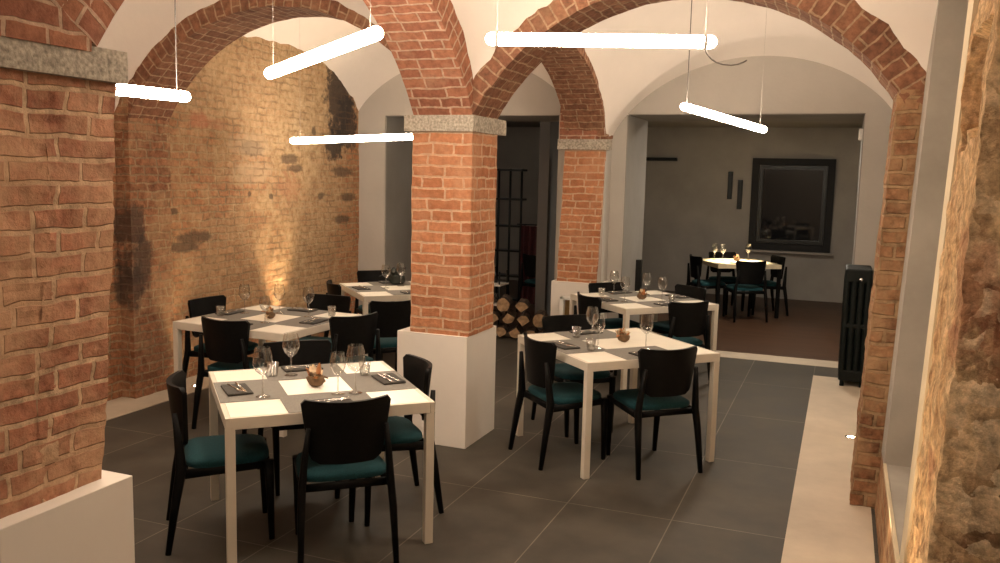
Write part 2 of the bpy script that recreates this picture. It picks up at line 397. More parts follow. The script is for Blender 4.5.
# ---------------------------------------------------------------- floors and strips
tag(MB().box((-2.3, 3.9, -.05), (7.4, 11.3, .1)).build('floor', 'floor'), 'dark grey-brown large rectangular floor tiles with pale joints', 'floor', kind='structure')
tag(MB().box((-3.5, 12.55, -.055), (11, 5.9, .09)).build('floor', 'wood_floor'), 'brown wooden floor of the back room beyond the openings', 'floor', kind='structure')
tag(MB().box((-2.9, 9.66, -.02), (6.4, .34, .045), .003).build('trim_1', 'curb'), 'pale stone threshold strip across the wide opening', 'threshold', kind='structure')
tag(MB().box((.04, 3.55, .002), (.44, 10.86, .008)).build('trim_2', 'curb'), 'beige concrete floor band along the right wall', 'floor band', kind='structure')
tag(MB().box((-5.25, 3.55, .002), (.41, 11.0, .008)).build('trim_3', 'curb'), 'beige concrete floor band along the left brick wall', 'floor band', kind='structure')

# ---------------------------------------------------------------- piers
def shaft(x0, x1, y0, y1, z0, z1, amp=.006, step=.03, seed=0, lean=0, flare=0):
    mb = MB(); per = []
    nx = max(2, round((x1-x0)/step)); ny = max(2, round((y1-y0)/step)); u = 0
    for i in range(nx): per.append((x0+(x1-x0)*i/nx, y0, u)); u += (x1-x0)/nx
    for i in range(ny): per.append((x1, y0+(y1-y0)*i/ny, u)); u += (y1-y0)/ny
    for i in range(nx): per.append((x1-(x1-x0)*i/nx, y1, u)); u += (x1-x0)/nx
    for i in range(ny): per.append((x0, y1-(y1-y0)*i/ny, u)); u += (y1-y0)/ny
    n = len(per); nz = max(2, round((z1-z0)/step)); cx, cy = (x0+x1)/2, (y0+y1)/2
    idx = []
    for k in range(nz+1):
        z = z0+(z1-z0)*k/nz; row = []
        for x, y, _ in per:
            d = Vector((x-cx, y-cy)).normalized()
            a = amp*(N(x, y, z, 7, seed)+.6*N(x, y, z*1.6, 19, seed+3))
            row.append(mb.vert((x+d.x*a+lean*z, y+d.y*a+(flare*(z-z1) if y > cy else 0), z)))
        idx.append(row)
    for k in range(nz):
        za, zb = z0+(z1-z0)*k/nz, z0+(z1-z0)*(k+1)/nz
        for i in range(n):
            j = (i+1) % n; ua = per[i][2]; ub = per[j][2] if j else u
            mb.face([idx[k][i], idx[k][j], idx[k+1][j], idx[k+1][i]], [(ua, za), (ub, za), (ub, zb), (ua, zb)], False)
    mb.face(idx[0][::-1]); mb.face(idx[-1]); return mb
def pier(name, label, bx, by, px, py, cx, cy, mat, seed, pz=.79, amp=.006, dsp=-.01, flare=0, dsx=-.012, lean=0):
    t = thing(name, label, 'pillar', ((px[0]+px[1])/2, (py[0]+py[1])/2, 0), kind='structure')
    ox, oy = t.location.x, t.location.y
    s = lambda a, o: (a[0]-o, a[1]-o)
    X, Y = s(px, ox), s(py, oy)
    MB().box((sum(X)/2, sum(Y)/2, pz/2), (X[1]-X[0], Y[1]-Y[0], pz), .003).build('plinth', 'plinth', t)
    X, Y = s(bx, ox), s(by, oy)
    shaft(X[0], X[1], Y[0], Y[1], pz, 2.185, amp, .022, seed, lean, flare).build('brick_shaft', mat, t)
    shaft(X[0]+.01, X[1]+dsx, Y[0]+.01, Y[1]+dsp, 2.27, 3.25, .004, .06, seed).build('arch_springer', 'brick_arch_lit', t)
    X, Y = s(cx, ox), s(cy, oy)
    cap = shaft(X[0], X[1], Y[0], Y[1], 2.182, 2.290, .004, .035, seed+5)
    cap.build('stone_capital', 'stone', t)
    return t
pier('brick_pillar', 'red brick pillar on tall white plinth in the middle of the room', (-2.79, -2.342), (5.39, 5.84), (-2.885, -2.345), (5.372, 5.912), (-2.84, -2.325), (5.36, 5.965), 'brick_pier', 11)
pier('brick_pillar', 'large brick pillar on white plinth filling the left edge of the photo', (-2.80, -2.395), (1.80, 2.388), (-2.86, -2.325), (1.80, 2.335), (-2.85, -2.355), (1.76, 2.395), 'brick_near', 21, .79, .012, -.155, .085, .05)
pier('brick_pillar', 'far red brick pillar on white plinth against the back wall', (-2.851, -2.42), (8.83, 8.90), (-2.87, -2.335), (8.80, 9.16), (-2.845, -2.29), (8.79, 8.92), 'brick_pier', 31, lean=.035)

# ---------------------------------------------------------------- arches
def arc_pts(a, b, spring, apex, n=40, ell=0.0):
    """a..b: span; circle through the springs and the apex, blended towards an ellipse"""
    w = (b-a)/2; m = (a+b)/2; h = apex-spring; R = (w*w+h*h)/(2*h); zc = apex-R
    out = []
    for i in range(n+1):
        th = PI*i/n; s = m-w*math.cos(th)
        zc_ = zc+math.sqrt(max(0, R*R-(s-m)**2)); ze = spring+h*math.sin(th)
        out.append((s, zc_*(1-ell)+ze*ell))
    return out
def arch(name, label, axis, a, b, spring, apex, q0, q1, mat='brick_arch', th=.34, ell=0.0, seed=0, amp=.006, clip=99):
    P = [p for p in arc_pts(a, b, spring, apex, 72, ell) if p[0] <= clip]; mb = MB(); n = len(P)
    nor = []
    for i in range(n):
        d = Vector(P[min(i+1, n-1)])-Vector(P[max(i-1, 0)]); d.normalize(); nor.append(Vector((-d.y, d.x)))
    L = [0]
    for i in range(1, n): L.append(L[-1]+(Vector(P[i])-Vector(P[i-1])).length)
    W = 8; K = 6
    def pt(i, r, q):
        s = Vector(P[i])+nor[i]*r
        am = amp*(N(s.x, q, s.y, 8, seed)+.6*N(s.x, q, s.y, 21, seed))
        s = s+nor[i]*am
        q = q+am*(1 if q > (q0+q1)/2 else -1)
        return (s.x, q, s.y) if axis == 'x' else (q, s.x, s.y)
    # section loop: soffit, outer face, top, inner face
    sec = [(0, q0+(q1-q0)*j/W, q0+(q1-q0)*j/W) for j in range(W+1)]
    sec += [(th*j/K, q1, q1+th*j/K) for j in range(1, K+1)]
    sec += [(th, q0+(q1-q0)*(W-j)/W, q1+th+(q1-q0)*j/W) for j in range(1, W+1)]
    sec += [(th*(K-j)/K, q0, q0-th*(K-j)/K) for j in range(1, K)]
    m = len(sec)
    idx = [[mb.vert(pt(i, r, q)) for r, q, _ in sec] for i in range(n)]
    for i in range(n-1):
        for j in range(m):
            k = (j+1) % m
            ua, ub = sec[j][2], sec[k][2]
            if k == 0: ub = q0
            if j == 2*W+K: ua = q0-th
            mb.face([idx[i][j], idx[i][k], idx[i+1][k], idx[i+1][j]], [(ua, L[i]), (ub, L[i]), (ub, L[i+1]), (ua, L[i+1])])
    mb.face(idx[0]); mb.face(idx[-1][::-1])
    o = mb.build(name, mat)
    return tag(o, label, 'arch', kind='structure')
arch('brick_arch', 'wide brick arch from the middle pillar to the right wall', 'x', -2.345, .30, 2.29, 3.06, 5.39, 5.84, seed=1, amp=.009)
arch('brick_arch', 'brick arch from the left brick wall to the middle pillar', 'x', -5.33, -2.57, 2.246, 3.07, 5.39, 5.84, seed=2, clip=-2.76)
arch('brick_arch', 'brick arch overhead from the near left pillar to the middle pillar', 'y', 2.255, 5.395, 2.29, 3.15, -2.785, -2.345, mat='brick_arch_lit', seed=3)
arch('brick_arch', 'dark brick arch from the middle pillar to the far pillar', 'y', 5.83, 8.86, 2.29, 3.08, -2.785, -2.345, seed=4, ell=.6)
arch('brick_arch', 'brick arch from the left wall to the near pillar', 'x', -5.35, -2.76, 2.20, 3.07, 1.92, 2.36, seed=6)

# ---------------------------------------------------------------- vaulted ceiling
def circ(m, R, apex): return lambda s: apex-R+math.sqrt(max(.01, R*R-(s-m)**2))
def arcf(s, a, b, h, apex, ell=.35):
    if callable(apex): return apex(s)
    w = (b-a)/2; m = (a+b)/2; r = apex-h; R = (w*w+r*r)/(2*r)
    d = min(abs(s-m), w)
    return ((apex-R+math.sqrt(max(0, R*R-d*d)))*(1-ell)+(h+r*math.sqrt(max(0, 1-(d/w)**2)))*ell)
VAULTS = []
def vault(x0, x1, y0, y1, h, south, north, west, east, label, ex=.35, ey=.35):
    def z(x, y):
        u = (x-x0)/(x1-x0); v = (y-y0)/(y1-y0)
        cx = arcf(x, x0, x1, h, south, ex)*(1-v)+arcf(x, x0, x1, h, north, ex)*v
        cy = arcf(y, y0, y1, h, west, ey)*(1-u)+arcf(y, y0, y1, h, east, ey)*u
        return cx+cy-h
    VAULTS.append((x0, x1, y0, y1, z)); mb = MB()
    e = lambda t: (1-math.cos(PI*t))/2
    mb.grid(lambda a, b: (x0+(x1-x0)*e(a), y0+(y1-y0)*e(b), z(x0+(x1-x0)*e(a), y0+(y1-y0)*e(b))), 44, 44, flip=True)
    tag(mb.build('ceiling', 'vault'), label, 'ceiling', kind='structure')
XL0, XL1, XR0, XR1 = -5.56, -2.775, -2.355, .44
ring_r = lambda x: 1.54+math.sqrt(max(.05, (1.603+.05*(x+2.345)/2.65)**2-(x+1.0225)**2))
ring_l = circ(-4.0, 1.638, 3.14)
cd_top = lambda y: arcf(min(max(y, 5.83), 8.86), 5.83, 8.86, 2.30, 3.115, .6)
vault(XR0, .42, 2.14, 5.40, 2.38, 3.18, ring_r, 3.27, 3.3, 'pale plaster vault above the right side of the room', .18, .6)
vault(XL0, XL1, 2.35, 5.40, 2.38, ring_l, ring_l, 3.27, 3.27, 'pale plaster vault above the left side of the room')
vault(XR0, XR1, 5.83, 9.2, 2.33, 3.2, 3.09, cd_top, 3.15, 'pale plaster vault before the wide back opening')
vault(-5.49, XL1, 5.83, 9.2, 2.46, 3.20, 3.12, 3.11, 3.2, 'pale plaster vault in the far left corner')
vault(XR0, 1.3, -1.7, 2.14, 2.38, 3.18, 3.18, 3.27, 3.2, 'pale plaster vault over the near end of the room')
vault(XL0, XL1, -1.7, 1.93, 2.38, 3.18, 3.18, 3.27, 3.27, 'pale plaster vault over the near left bay')
for i, (yy0, yy1) in enumerate(((-1.7, 1.92),)):
    tag(MB().box((-2.57, (yy0+yy1)/2, 2.9), (.44, yy1-yy0, .9)).build('trim_4', 'brick_arch'), 'brick rib between the near vaults', 'rib', kind='structure')

# ---------------------------------------------------------------- walls
def rough_wall(name, label, mat, x, y0, y1, z0, z1, amp, seed, face=1, step=.06):
    mb = MB(); nu = round((y1-y0)/step); nv = round((z1-z0)/step)
    def fn(a, b):
        y = y0+(y1-y0)*a; z = z0+(z1-z0)*b
        return (x+face*amp*(N(0, y, z, 1.5, seed)+.6*N(0, y, z, 6, seed)+.35*N(0, y, z, 15, seed)), y, z)
    mb.grid(fn, nu, nv, lambda a, b: (y0+(y1-y0)*a, z0+(z1-z0)*b), False)
    back = x-face*.3
    a = [mb.vert((back, y, z)) for y, z in ((y0, z0), (y1, z0), (y1, z1), (y0, z1))]
    mb.face(a)
    return tag(mb.build(name, mat), label, 'wall', kind='structure')
rough_wall('wall_left', 'old bare brick wall with lime patches along the left side', 'brick_left', -5.455, -1.7, 9.3, 0, 3.6, .02, 3)
tag(shaft(-5.6, -5.31, 5.39, 5.84, 0, 2.55, .014, .04, 8).build('wall_left_pilaster', 'brick_left_pilaster'), 'shallow brick pilaster on the left wall below the arch', 'pilaster', kind='structure')
tag(shaft(-5.6, -5.31, 1.92, 2.36, 0, 2.55, .014, .06, 9).build('wall_left_pilaster', 'brick_left_pilaster'), 'shallow brick pilaster on the left wall behind the near pillar', 'pilaster', kind='structure')
# back wall with two openings, one metre thick
YB, YB2 = 9.15, 10.15
mb = MB()
mb.box((-2.565, 9.03, 1.25), (.43, .28, 2.5))
for x0, x1, z0, z1 in ((-5.9, -5.1, 0, 3.6), (-2.95, -2.2, 0, 3.6), (.124, 1.6, 0, 3.6), (-5.1, -2.95, 2.565, 3.6), (-2.2, .124, 2.57, 3.6)):
    mb.box(((x0+x1)/2, (YB+YB2)/2, (z0+z1)/2), (x1-x0, YB2-YB, z1-z0))
tag(mb.build('wall_back', 'wall'), 'grey plaster wall with two wide openings behind the arches', 'wall', kind='structure')
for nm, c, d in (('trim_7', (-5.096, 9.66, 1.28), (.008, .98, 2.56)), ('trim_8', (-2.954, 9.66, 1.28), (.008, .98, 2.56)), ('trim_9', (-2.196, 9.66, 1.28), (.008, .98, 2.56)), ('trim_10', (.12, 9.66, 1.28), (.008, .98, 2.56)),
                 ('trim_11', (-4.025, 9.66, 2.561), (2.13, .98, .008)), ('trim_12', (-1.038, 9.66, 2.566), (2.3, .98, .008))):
    tag(MB().box(c, d).build(nm, 'reveal'), 'dark grey reveal of the %s opening' % ('left' if c[0] < -2.9 else 'wide right'), 'reveal', kind='structure')  # thin panels, darker grey than the wall around them
# rooms behind
mb = MB().box((-2.5, 15.0, 1.5), (13, .2, 3.2))
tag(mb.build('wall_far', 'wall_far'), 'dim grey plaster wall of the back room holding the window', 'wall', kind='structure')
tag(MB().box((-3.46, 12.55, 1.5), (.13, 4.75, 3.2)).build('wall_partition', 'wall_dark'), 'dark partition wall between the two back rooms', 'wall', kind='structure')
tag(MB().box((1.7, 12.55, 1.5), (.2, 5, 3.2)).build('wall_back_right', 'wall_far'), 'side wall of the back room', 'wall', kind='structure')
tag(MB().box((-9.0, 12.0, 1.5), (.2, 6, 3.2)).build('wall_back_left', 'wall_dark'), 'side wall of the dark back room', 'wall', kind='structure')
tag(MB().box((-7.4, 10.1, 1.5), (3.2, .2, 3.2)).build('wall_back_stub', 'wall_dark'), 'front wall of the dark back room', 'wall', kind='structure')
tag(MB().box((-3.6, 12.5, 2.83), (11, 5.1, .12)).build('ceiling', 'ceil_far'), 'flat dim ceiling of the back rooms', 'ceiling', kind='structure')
# room behind the camera
tag(MB().box((-2.2, -1.75, 1.6), (8, .2, 3.8)).build('wall_front', 'wall'), 'plain plaster wall at the near end of the room', 'wall', kind='structure')
# right wall: leaning old masonry with a deep niche
LEAN = .035; XW = .28
def right_piece(poly, z0, z1, mat, label, name='wall_right'):
    return tag(MB().prism(poly, z0, z1, LEAN).build(name, mat), label, 'wall', kind='structure')
def rough_prism(path, z0, z1, step, amp, seed, closed_back):
    """outline in plan made rough, with lean; path is the visible side, closed_back the hidden one"""
    mb = MB(); pts = []
    for a, b in zip(path, path[1:]):
        d = Vector(b)-Vector(a); k = max(1, round(d.length/step))
        for i in range(k): pts.append(Vector(a)+d*i/k)
    pts.append(Vector(path[-1])); nv = round((z1-z0)/step); L = [0]
    for p, q in zip(pts, pts[1:]): L.append(L[-1]+(q-p).length)
    n = len(pts); nr = []
    for i in range(n):
        d = pts[min(i+1, n-1)]-pts[max(i-1, 0)]; d.normalize(); nr.append(Vector((-d.y, d.x)))
    idx = []
    for k in range(nv+1):
        z = z0+(z1-z0)*k/nv; row = []
        for p, q in zip(pts, nr):
            a = amp*(N(p.x, p.y, z, 3, seed)+.7*N(p.x, p.y, z, 9, seed)+.9*N(p.x, p.y, z, 22, seed))
            if 2.95 < p.y < 3.36 and 2.05+.06*N(0, p.y, 0, 5) < z < 2.40 and q.x < -.5: a -= .075
            row.append(mb.vert((p.x+q.x*a+LEAN*z, p.y+q.y*a, z)))
        idx.append(row)
    for k in range(nv):
        za = z0+(z1-z0)*k/nv; zb = z0+(z1-z0)*(k+1)/nv
        for i in range(n-1):
            mb.face([idx[k][i], idx[k][i+1], idx[k+1][i+1], idx[k+1][i]], [(L[i], za), (L[i+1], za), (L[i+1], zb), (L[i], zb)])
    bk0 = [mb.vert((x+LEAN*z0, y, z0)) for x, y in closed_back]; bk1 = [mb.vert((x+LEAN*z1, y, z1)) for x, y in closed_back]
    A = [idx[0][-1]]+bk0+[idx[0][0]]; B = [idx[-1][-1]]+bk1+[idx[-1][0]]
    for i in range(len(A)-1): mb.face([A[i], A[i+1], B[i+1], B[i]])
    mb.face(idx[-1]+bk1); return mb
mb = MB()
tag(shaft(.147, .62, 5.39, 5.84, 0, 2.42, .012, .03, 14, LEAN).build('wall_right_pilaster', 'brick_right'), 'worn brick pilaster on the right wall carrying the wide arch', 'pilaster', kind='structure')
right_piece([(XW, 5.84), (1.2, 5.84), (1.2, 9.3), (XW, 9.3)], 0, 3.6, 'wall', 'plaster stretch of the right wall behind the radiator')
YJ = 5.08; YN = 3.62
right_piece([(XW, YJ), (1.2, YJ), (1.2, 5.84), (XW, 5.84)], .352, 3.6, 'jamb', 'smooth grey side of the niche in the right wall')
right_piece([(XW+.012, YN), (1.2, YN), (1.2, YJ), (XW+.012, YJ)], .352, .372, 'jamb', 'low grey sill of the niche in the right wall')
right_piece([(XW, YN), (1.2, YN), (1.2, YJ+.3), (XW, YJ+.3)], 0, .352, 'brick_right', 'low brick parapet under the niche sill')
right_piece([(XW-.003, YN), (XW+.012, YN), (XW+.012, YJ), (XW-.003, YJ)], .352, .376, 'cream', 'pale edging along the niche sill', 'trim_6')
right_piece([(.85, YN), (1.2, YN), (1.2, YJ), (.85, YJ)], .372, 3.6, 'jamb', 'back of the niche in the right wall')
mbn = rough_prism([(1.3, 2.74), (.36, 2.74), (XW-.005, 2.80), (XW, 3.2), (XW, 3.44)], 0, 3.6, .03, .012, 5, [(1.3, 3.44)])
tag(mbn.build('wall_right', 'rubble'), 'rough rubble and brick end of the right wall nearest the camera', 'wall', kind='structure')
tag(MB().prism([(XW-.006, 3.43), (1.2, 3.43), (1.2, YN), (XW-.004, YN)], 0, 3.6, LEAN).build('trim_5', 'cream'), 'narrow cream plaster edge of the niche', 'trim', kind='structure')
tag(MB().box((1.35, .6, 1.8), (.2, 5, 3.6)).build('wall_right_near', 'wall'), 'side wall beside the camera', 'wall', kind='structure')

# ---------------------------------------------------------------- window and back room fittings
t = thing('window_1', 'dark framed square window in the back room wall', 'window', (-.81, 14.9, 1.53), kind='structure')
mb = MB(); W2, H2, fw = .635, .745, .11
for s in (-1, 1):
    mb.box((s*(W2-fw/2), -.03, 0), (fw, .1, 2*H2)); mb.box((0, -.03, s*(H2-fw/2)), (2*W2-2*fw, .1, fw))
mb.build('window_frame', 'frame_dark', t)
mb = MB(); w3, h3 = W2-fw-.005, H2-fw-.005
for s in (-1, 1):
    mb.box((s*(w3-.03), -.02, 0), (.06, .07, 2*h3)); mb.box((0, -.02, s*(h3-.03)), (2*w3-.12, .07, .06))
mb.build('sash', 'black_metal', t)
MB().box((0, .0, 0), (2*w3-.1, .01, 2*h3-.1)).build('window_pane', 'pane', t)
MB().box((0, -.06, -H2-.02), (2*W2+.1, .16, .035), .004).build('window_sill', 'wall_far', t)
tag(MB().box((-2.96, 14.87, 2.235), (.55, .07, .055), .006).build('wall_light', 'black_metal'), 'long black horizontal bar on the back room wall', 'wall light')
tag(MB().box((-1.79, 14.87, 1.82), (.075, .06, .45), .006).build('wall_light', 'black_metal'), 'higher of two upright black bars left of the window', 'wall light')
tag(MB().box((-1.625, 14.87, 1.675), (.075, .06, .48), .006).build('wall_light', 'black_metal'), 'lower of two upright black bars, nearest the window', 'wall light')
tag(MB().box((-2.165, 9.87, .78), (.07, .075, .38), .006).build('wall_light', 'black_metal'), 'short black upright bar on the left side of the wide opening', 'wall light')
t = thing('sensor_box', 'small white box high on the right edge of the wide opening', 'sensor', (.10, 9.3, 2.375))
MB().box((0, 0, 0), (.045, .06, .11), .008).build('housing', 'white_plastic', t)
MB().box((-.023, -.005, -.02), (.004, .03, .03), .001).build('lens', 'black_metal', t)

# dark room behind the left opening
t = thing('rack', 'black metal grid rack standing in the dark room behind the left opening', 'rack', (-4.72, 12.1, 0))
for x in (-.27, -.09, .09, .27): MB().sweep([(x, 0, 0), (x, 0, 2.0)], .016, 8, sq=5).build('upright', 'black_metal', t)
for z in (.05, .4, .78, 1.15, 1.55, 1.98):
    MB().box((0, .08, z), (.58, .2, .03), .004).build('shelf', 'black_metal', t)
t = thing('curtain', 'dark red curtain hanging in the dark room behind the left opening', 'curtain', (-4.22, 12.0, .02))
mb = MB(); nn = 40
mb.grid(lambda a, b: (-.19+.38*a, .03*math.sin(a*26)+.01*math.sin(a*9+b), 1.15*b), nn, 6)
mb.grid(lambda a, b: (-.19+.38*a, .012+.03*math.sin(a*26)+.01*math.sin(a*9+b), 1.15*b), nn, 6, flip=True)
mb.build('cloth', 'red', t)
mb = MB().sweep([(-.25, 0, 1.17), (.25, 0, 1.17)], .012, 8); mb.build('rail', 'black_metal', t)
# dark door leaf at the right jamb of the left opening
t = thing('door_1', 'dark open door leaf at the right side of the left opening', 'door', (-3.0, 9.5, 0), kind='structure')
MB().box((0, .42, 1.1), (.045, .84, 2.2), .006).build('door_leaf', 'frame_dark', t)
MB().sweep([(-.02, .1, 1.05), (-.07, .1, 1.05), (-.07, .2, 1.05)], .009, 8).build('door_handle', 'black_metal', t)
# low shelf unit left of the firewood
t = thing('shelf_unit', 'low shelf unit with white boards behind the middle pillar', 'shelf', (-4.15, 10.0, 0))
for z in (.31, .55): MB().box((0, 0, z), (.56, .3, .022), .003).build('shelf', 'white_plastic', t)
for x in (-.26, .26):
    for y in (-.13, .13): MB().sweep([(x, y, 0), (x, y, .72)], .011, 6, sq=5).build('upright', 'black_metal', t)
for i, (x, z, h) in enumerate(((.1, .561, .13), (.2, .321, .15), (.17, .561, .2))):
    b = MB().lathe([(0, 0), (.035, 0), (.035, h*.55), (.012, h*.75), (.012, h), (0, h)], 14).build('bottle', 'pane')
    b.location = (-4.15+x-.02*i, 9.93+.06*i, z)
    tag(b, ['dark bottle on the upper board of the low shelf unit', 'dark bottle on the lower board of the low shelf unit', 'taller dark bottle at the end of the upper shelf board'][i], 'bottle')
# white panel with a slot in front of the far plinth
t = thing('white_stand', 'small white stand with a narrow slot beside the far plinth', 'stand', (-2.66, 8.72, 0))
mb = MB(); mb.box((-.055, 0, .32), (.04, .06, .64), .004); mb.box((.055, 0, .32), (.04, .06, .64), .004); mb.box((0, 0, .625), (.15, .06, .03), .004); mb.box((0, 0, .2), (.08, .06, .4), .004)
mb.build('frame', 'white_plastic', t)
MB().box((0, .01, .5), (.05, .02, .22), .002).build('slot_plate', 'brass', t)

# ---------------------------------------------------------------- firewood
def log_mesh(sh, r, ln, sd):
    rnd = random.Random(sd)
    if sh == 'round': prof = [(math.cos(2*PI*i/14)*r*(1+.1*rnd.uniform(-1, 1)), math.sin(2*PI*i/14)*r*(1+.1*rnd.uniform(-1, 1))) for i in range(14)]
    else:
        prof = [(0, -r*.9)]
        a0, a1 = PI*.12, PI*.88
        prof += [(math.cos(a0+(a1-a0)*i/7)*r*1.02, -r*.45+math.sin(a0+(a1-a0)*i/7)*r*1.15) for i in range(8)]
        prof = [(x+rnd.uniform(-.004, .004), z+rnd.uniform(-.004, .004)) for x, z in prof]
    body = MB(); n = len(prof); k = 4; rings = []
    for j in range(k+1):
        y = ln*j/k; rings.append([body.vert((x+.006*rnd.uniform(-1, 1), y, z+.006*rnd.uniform(-1, 1))) for x, z in prof])
    for j in range(k):
        for i in range(n): body.face([rings[j][i], rings[j][(i+1) % n], rings[j+1][(i+1) % n], rings[j+1][i]])
    body.face(rings[-1][::-1])
    end = MB(); e0 = [end.vert((x*.98, -.004, z*.98)) for x, z in prof]; c = end.vert((0, -.006, 0)); e1 = [end.vert((x, .004, z)) for x, z in prof]
    for i in range(n):
        end.face([e0[i], e0[(i+1) % n], c]); end.face([e0[i], e1[i], e1[(i+1) % n], e0[(i+1) % n]])
    return body, end
# rows from the floor up: (x offset, z of centre, kind, roll)
LOGS = [(-.66, .082, 'w', .12), (-.47, .082, 'w', 3.0), (-.28, .082, 'w', .2), (-.09, .082, 'w', 3.3), (.10, .082, 'w', .05), (.28, .084, 'w', .15),
        (-.57, .241, 'w', 3.25), (-.38, .241, 'w', .1), (-.19, .241, 'w', 2.95), (0, .241, 'w', .15), (.19, .246, 'r', 3.1),
        (-.47, .402, 'w', .1), (-.25, .402, 'r', 0), (-.02, .400, 'w', .1)]
place_names = ['bottom row', 'middle row', 'top row']
words = ['first', 'second', 'third', 'fourth', 'fifth', 'sixth']
cnt = [0, 0, 0]
for i, (dx, z, kd, ro) in enumerate(LOGS):
    row = 0 if z < .1 else 1 if z < .3 else 2
    lab = '%s %s firewood log from the left in the %s of the stack' % (words[cnt[row]], 'round' if kd == 'r' else 'split', place_names[row]); cnt[row] += 1
    t = thing('firewood_log', lab, 'firewood', (-3.36+dx, 9.30+random.uniform(-.02, .03), z+.002), random.uniform(-.05, .05)+.25, 'firewood stacked behind the middle pillar')
    t.rotation_euler = (0, ro, .25)
    bd, en = log_mesh('round' if kd == 'r' else 'w', .079, .33, i)
    bd.build('bark', 'bark', t); en.build('cut_end', 'log_end', t)

# ---------------------------------------------------------------- radiator
t = thing('radiator', 'dark cast-iron column radiator standing on the beige band by the right wall', 'radiator', (.165, 8.62, 0))
for k in range(8):
    mb = MB(); y = .03+.062*k
    for j in range(4):
        x = -.094+.061*j
        mb.sweep([(x, y, .07), (x, y, .16), (x, y, 1.0), (x, y, 1.09)], [(.022, .022), (.0295, .031), (.0295, .031), (.024, .024)], 10)
    for z, hh in ((.11, .055), (1.05, .065), (.58, .025)):
        mb.box((-.003, y, z), (.235, .056, hh*2), .018)
    mb.build('column_section', 'iron', t)
for x in (-.085, .085):
    for y in (.03, .464): MB().sweep([(x, y, 0), (x, y, .09)], [.022, .016], 10).build('foot', 'iron', t)
mb = MB().lathe([(0, 0), (.016, 0), (.016, .02), (0, .024)], 12)
o = mb.build('plug', 'steel', t); o.rotation_euler = (PI/2, 0, 0); o.location = (.02, 0, 1.02)

# ---------------------------------------------------------------- chairs
def make_chair():
    t = thing('dining_chair', '', 'chair')
    sd = MB()
    def seat(a, b, top):
        x = (a*2-1); y = (b*2-1)
        X = .225*x*(1-.04*y if True else 1); Y = .22*y
        q = (abs(x)**5+abs(y)**5)**(1/5); 
        return X, Y, q
    # cushion with a crowned top and rolled edge
    bm = bmesh.new(); bmesh.ops.create_grid(bm, x_segments=12, y_segments=12, size=1)
    mb = MB(); n = 36; rings = []
    for rr, z in ((0, .470), (.35, .4695), (.7, .467), (.9, .461), (.98, .452), (1, .442), (1, .425), (.97, .418)):
        ring = []
        for j in range(n):
            th = 2*PI*j/n; cx, sy = math.cos(th), math.sin(th); q = (abs(cx)**5+abs(sy)**5)**(-.2)
            x, y = cx*q*rr, sy*q*rr
            ring.append(mb.vert((.212*x*(1-.07*y), .208*y-.012, z)))
        rings.append(ring)
    for a, b in zip(rings, rings[1:]):
        for j in range(n): mb.face([a[j], b[j], b[(j+1) % n], a[(j+1) % n]], None, True)
    mb.face(rings[-1]); bm.free()
    mb.build('seat', 'teal', t)
    # frame under the seat
    fr = MB()
    for s in (-1, 1):
        fr.sweep([(s*.210, -.235, .395), (s*.190, .185, .405)], [(.014, .024), (.014, .018)], 12, sq=5, up=(0, 0, 1))
    fr.sweep([(-.19, .183, .403), (.19, .183, .403)], (.012, .018), 12, sq=5, up=(0, 0, 1))
    fr.sweep([(-.205, -.215, .395), (.205, -.215, .395)], (.012, .02), 12, sq=5, up=(0, 0, 1))
    fr.build('seat_frame', 'black_wood', t)
    for s in (-1, 1):
        MB().sweep([(s*.183, .197, 0), (s*.188, .189, .30), (s*.19, .184, .425)], [(.013, .014), (.019, .021), (.02, .024)], 14, sq=4, up=(0, 1, 0)).build('leg', 'black_wood', t)
        MB().sweep([(s*.230, -.305, 0), (s*.221, -.262, .28), (s*.212, -.236, .42), (s*.200, -.247, .56), (s*.185, -.262, .70)],
                   [(.013, .014), (.018, .022), (.018, .026), (.015, .02), (.010, .012)], 14, sq=4, up=(0, 1, 0)).build('leg', 'black_wood', t)
    # curved back shell, wide at the top
    mb = MB(); nu, nv = 22, 14; z0, z1 = .515, .825
    def surf(a, b, off):
        v = b; z = z0+(z1-z0)*v
        w = .168+.050*v**.9
        r = .020; d = (1-v)*(z1-z0)
        if d < r: w -= (r-math.sqrt(max(0, r*r-(r-d)**2)))*1.0
        r2 = .05; d2 = v*(z1-z0)
        if d2 < r2: w -= (r2-math.sqrt(max(0, r2*r2-(r2-d2)**2)))*.8
        u = a*2-1; x = w*u
        y = -.254-.034*v+.075*(x/.22)**2
        zz = z+(.007*abs(u)**2-.002)*v
        return Vector((x, y+off, zz))
    mb.grid(lambda a, b: surf(a, b, .011), nu, nv)
    mb.grid(lambda a, b: surf(a, b, -.011), nu, nv, flip=True)
    # close the rim
    rim = [(i/nu, 0) for i in range(nu)]+[(1, j/nv) for j in range(nv)]+[(1-i/nu, 1) for i in range(nu)]+[(0, 1-j/nv) for j in range(nv)]
    A = [mb.vert(surf(a, b, .011)) for a, b in rim]; B = [mb.vert(surf(a, b, -.011)) for a, b in rim]
    for i in range(len(rim)):
        j = (i+1) % len(rim); mb.face([A[i], B[i], B[j], A[j]], None, True)
    mb.build('backrest', 'black_wood', t)
    return t
proto_chair = make_chair(); first_chair = [True]
def chair(x, y, fx, fy, label, group=None):
    rz = math.atan2(-fx, fy)
    if first_chair[0]:
        first_chair[0] = False; o = proto_chair; o.location = (x, y, 0); o.rotation_euler = (0, 0, rz); o['label'] = label
    else: o = dup(proto_chair, (x, y, 0), rz, label)
    o['group'] = group or 'black dining chairs with teal seats'
    return o
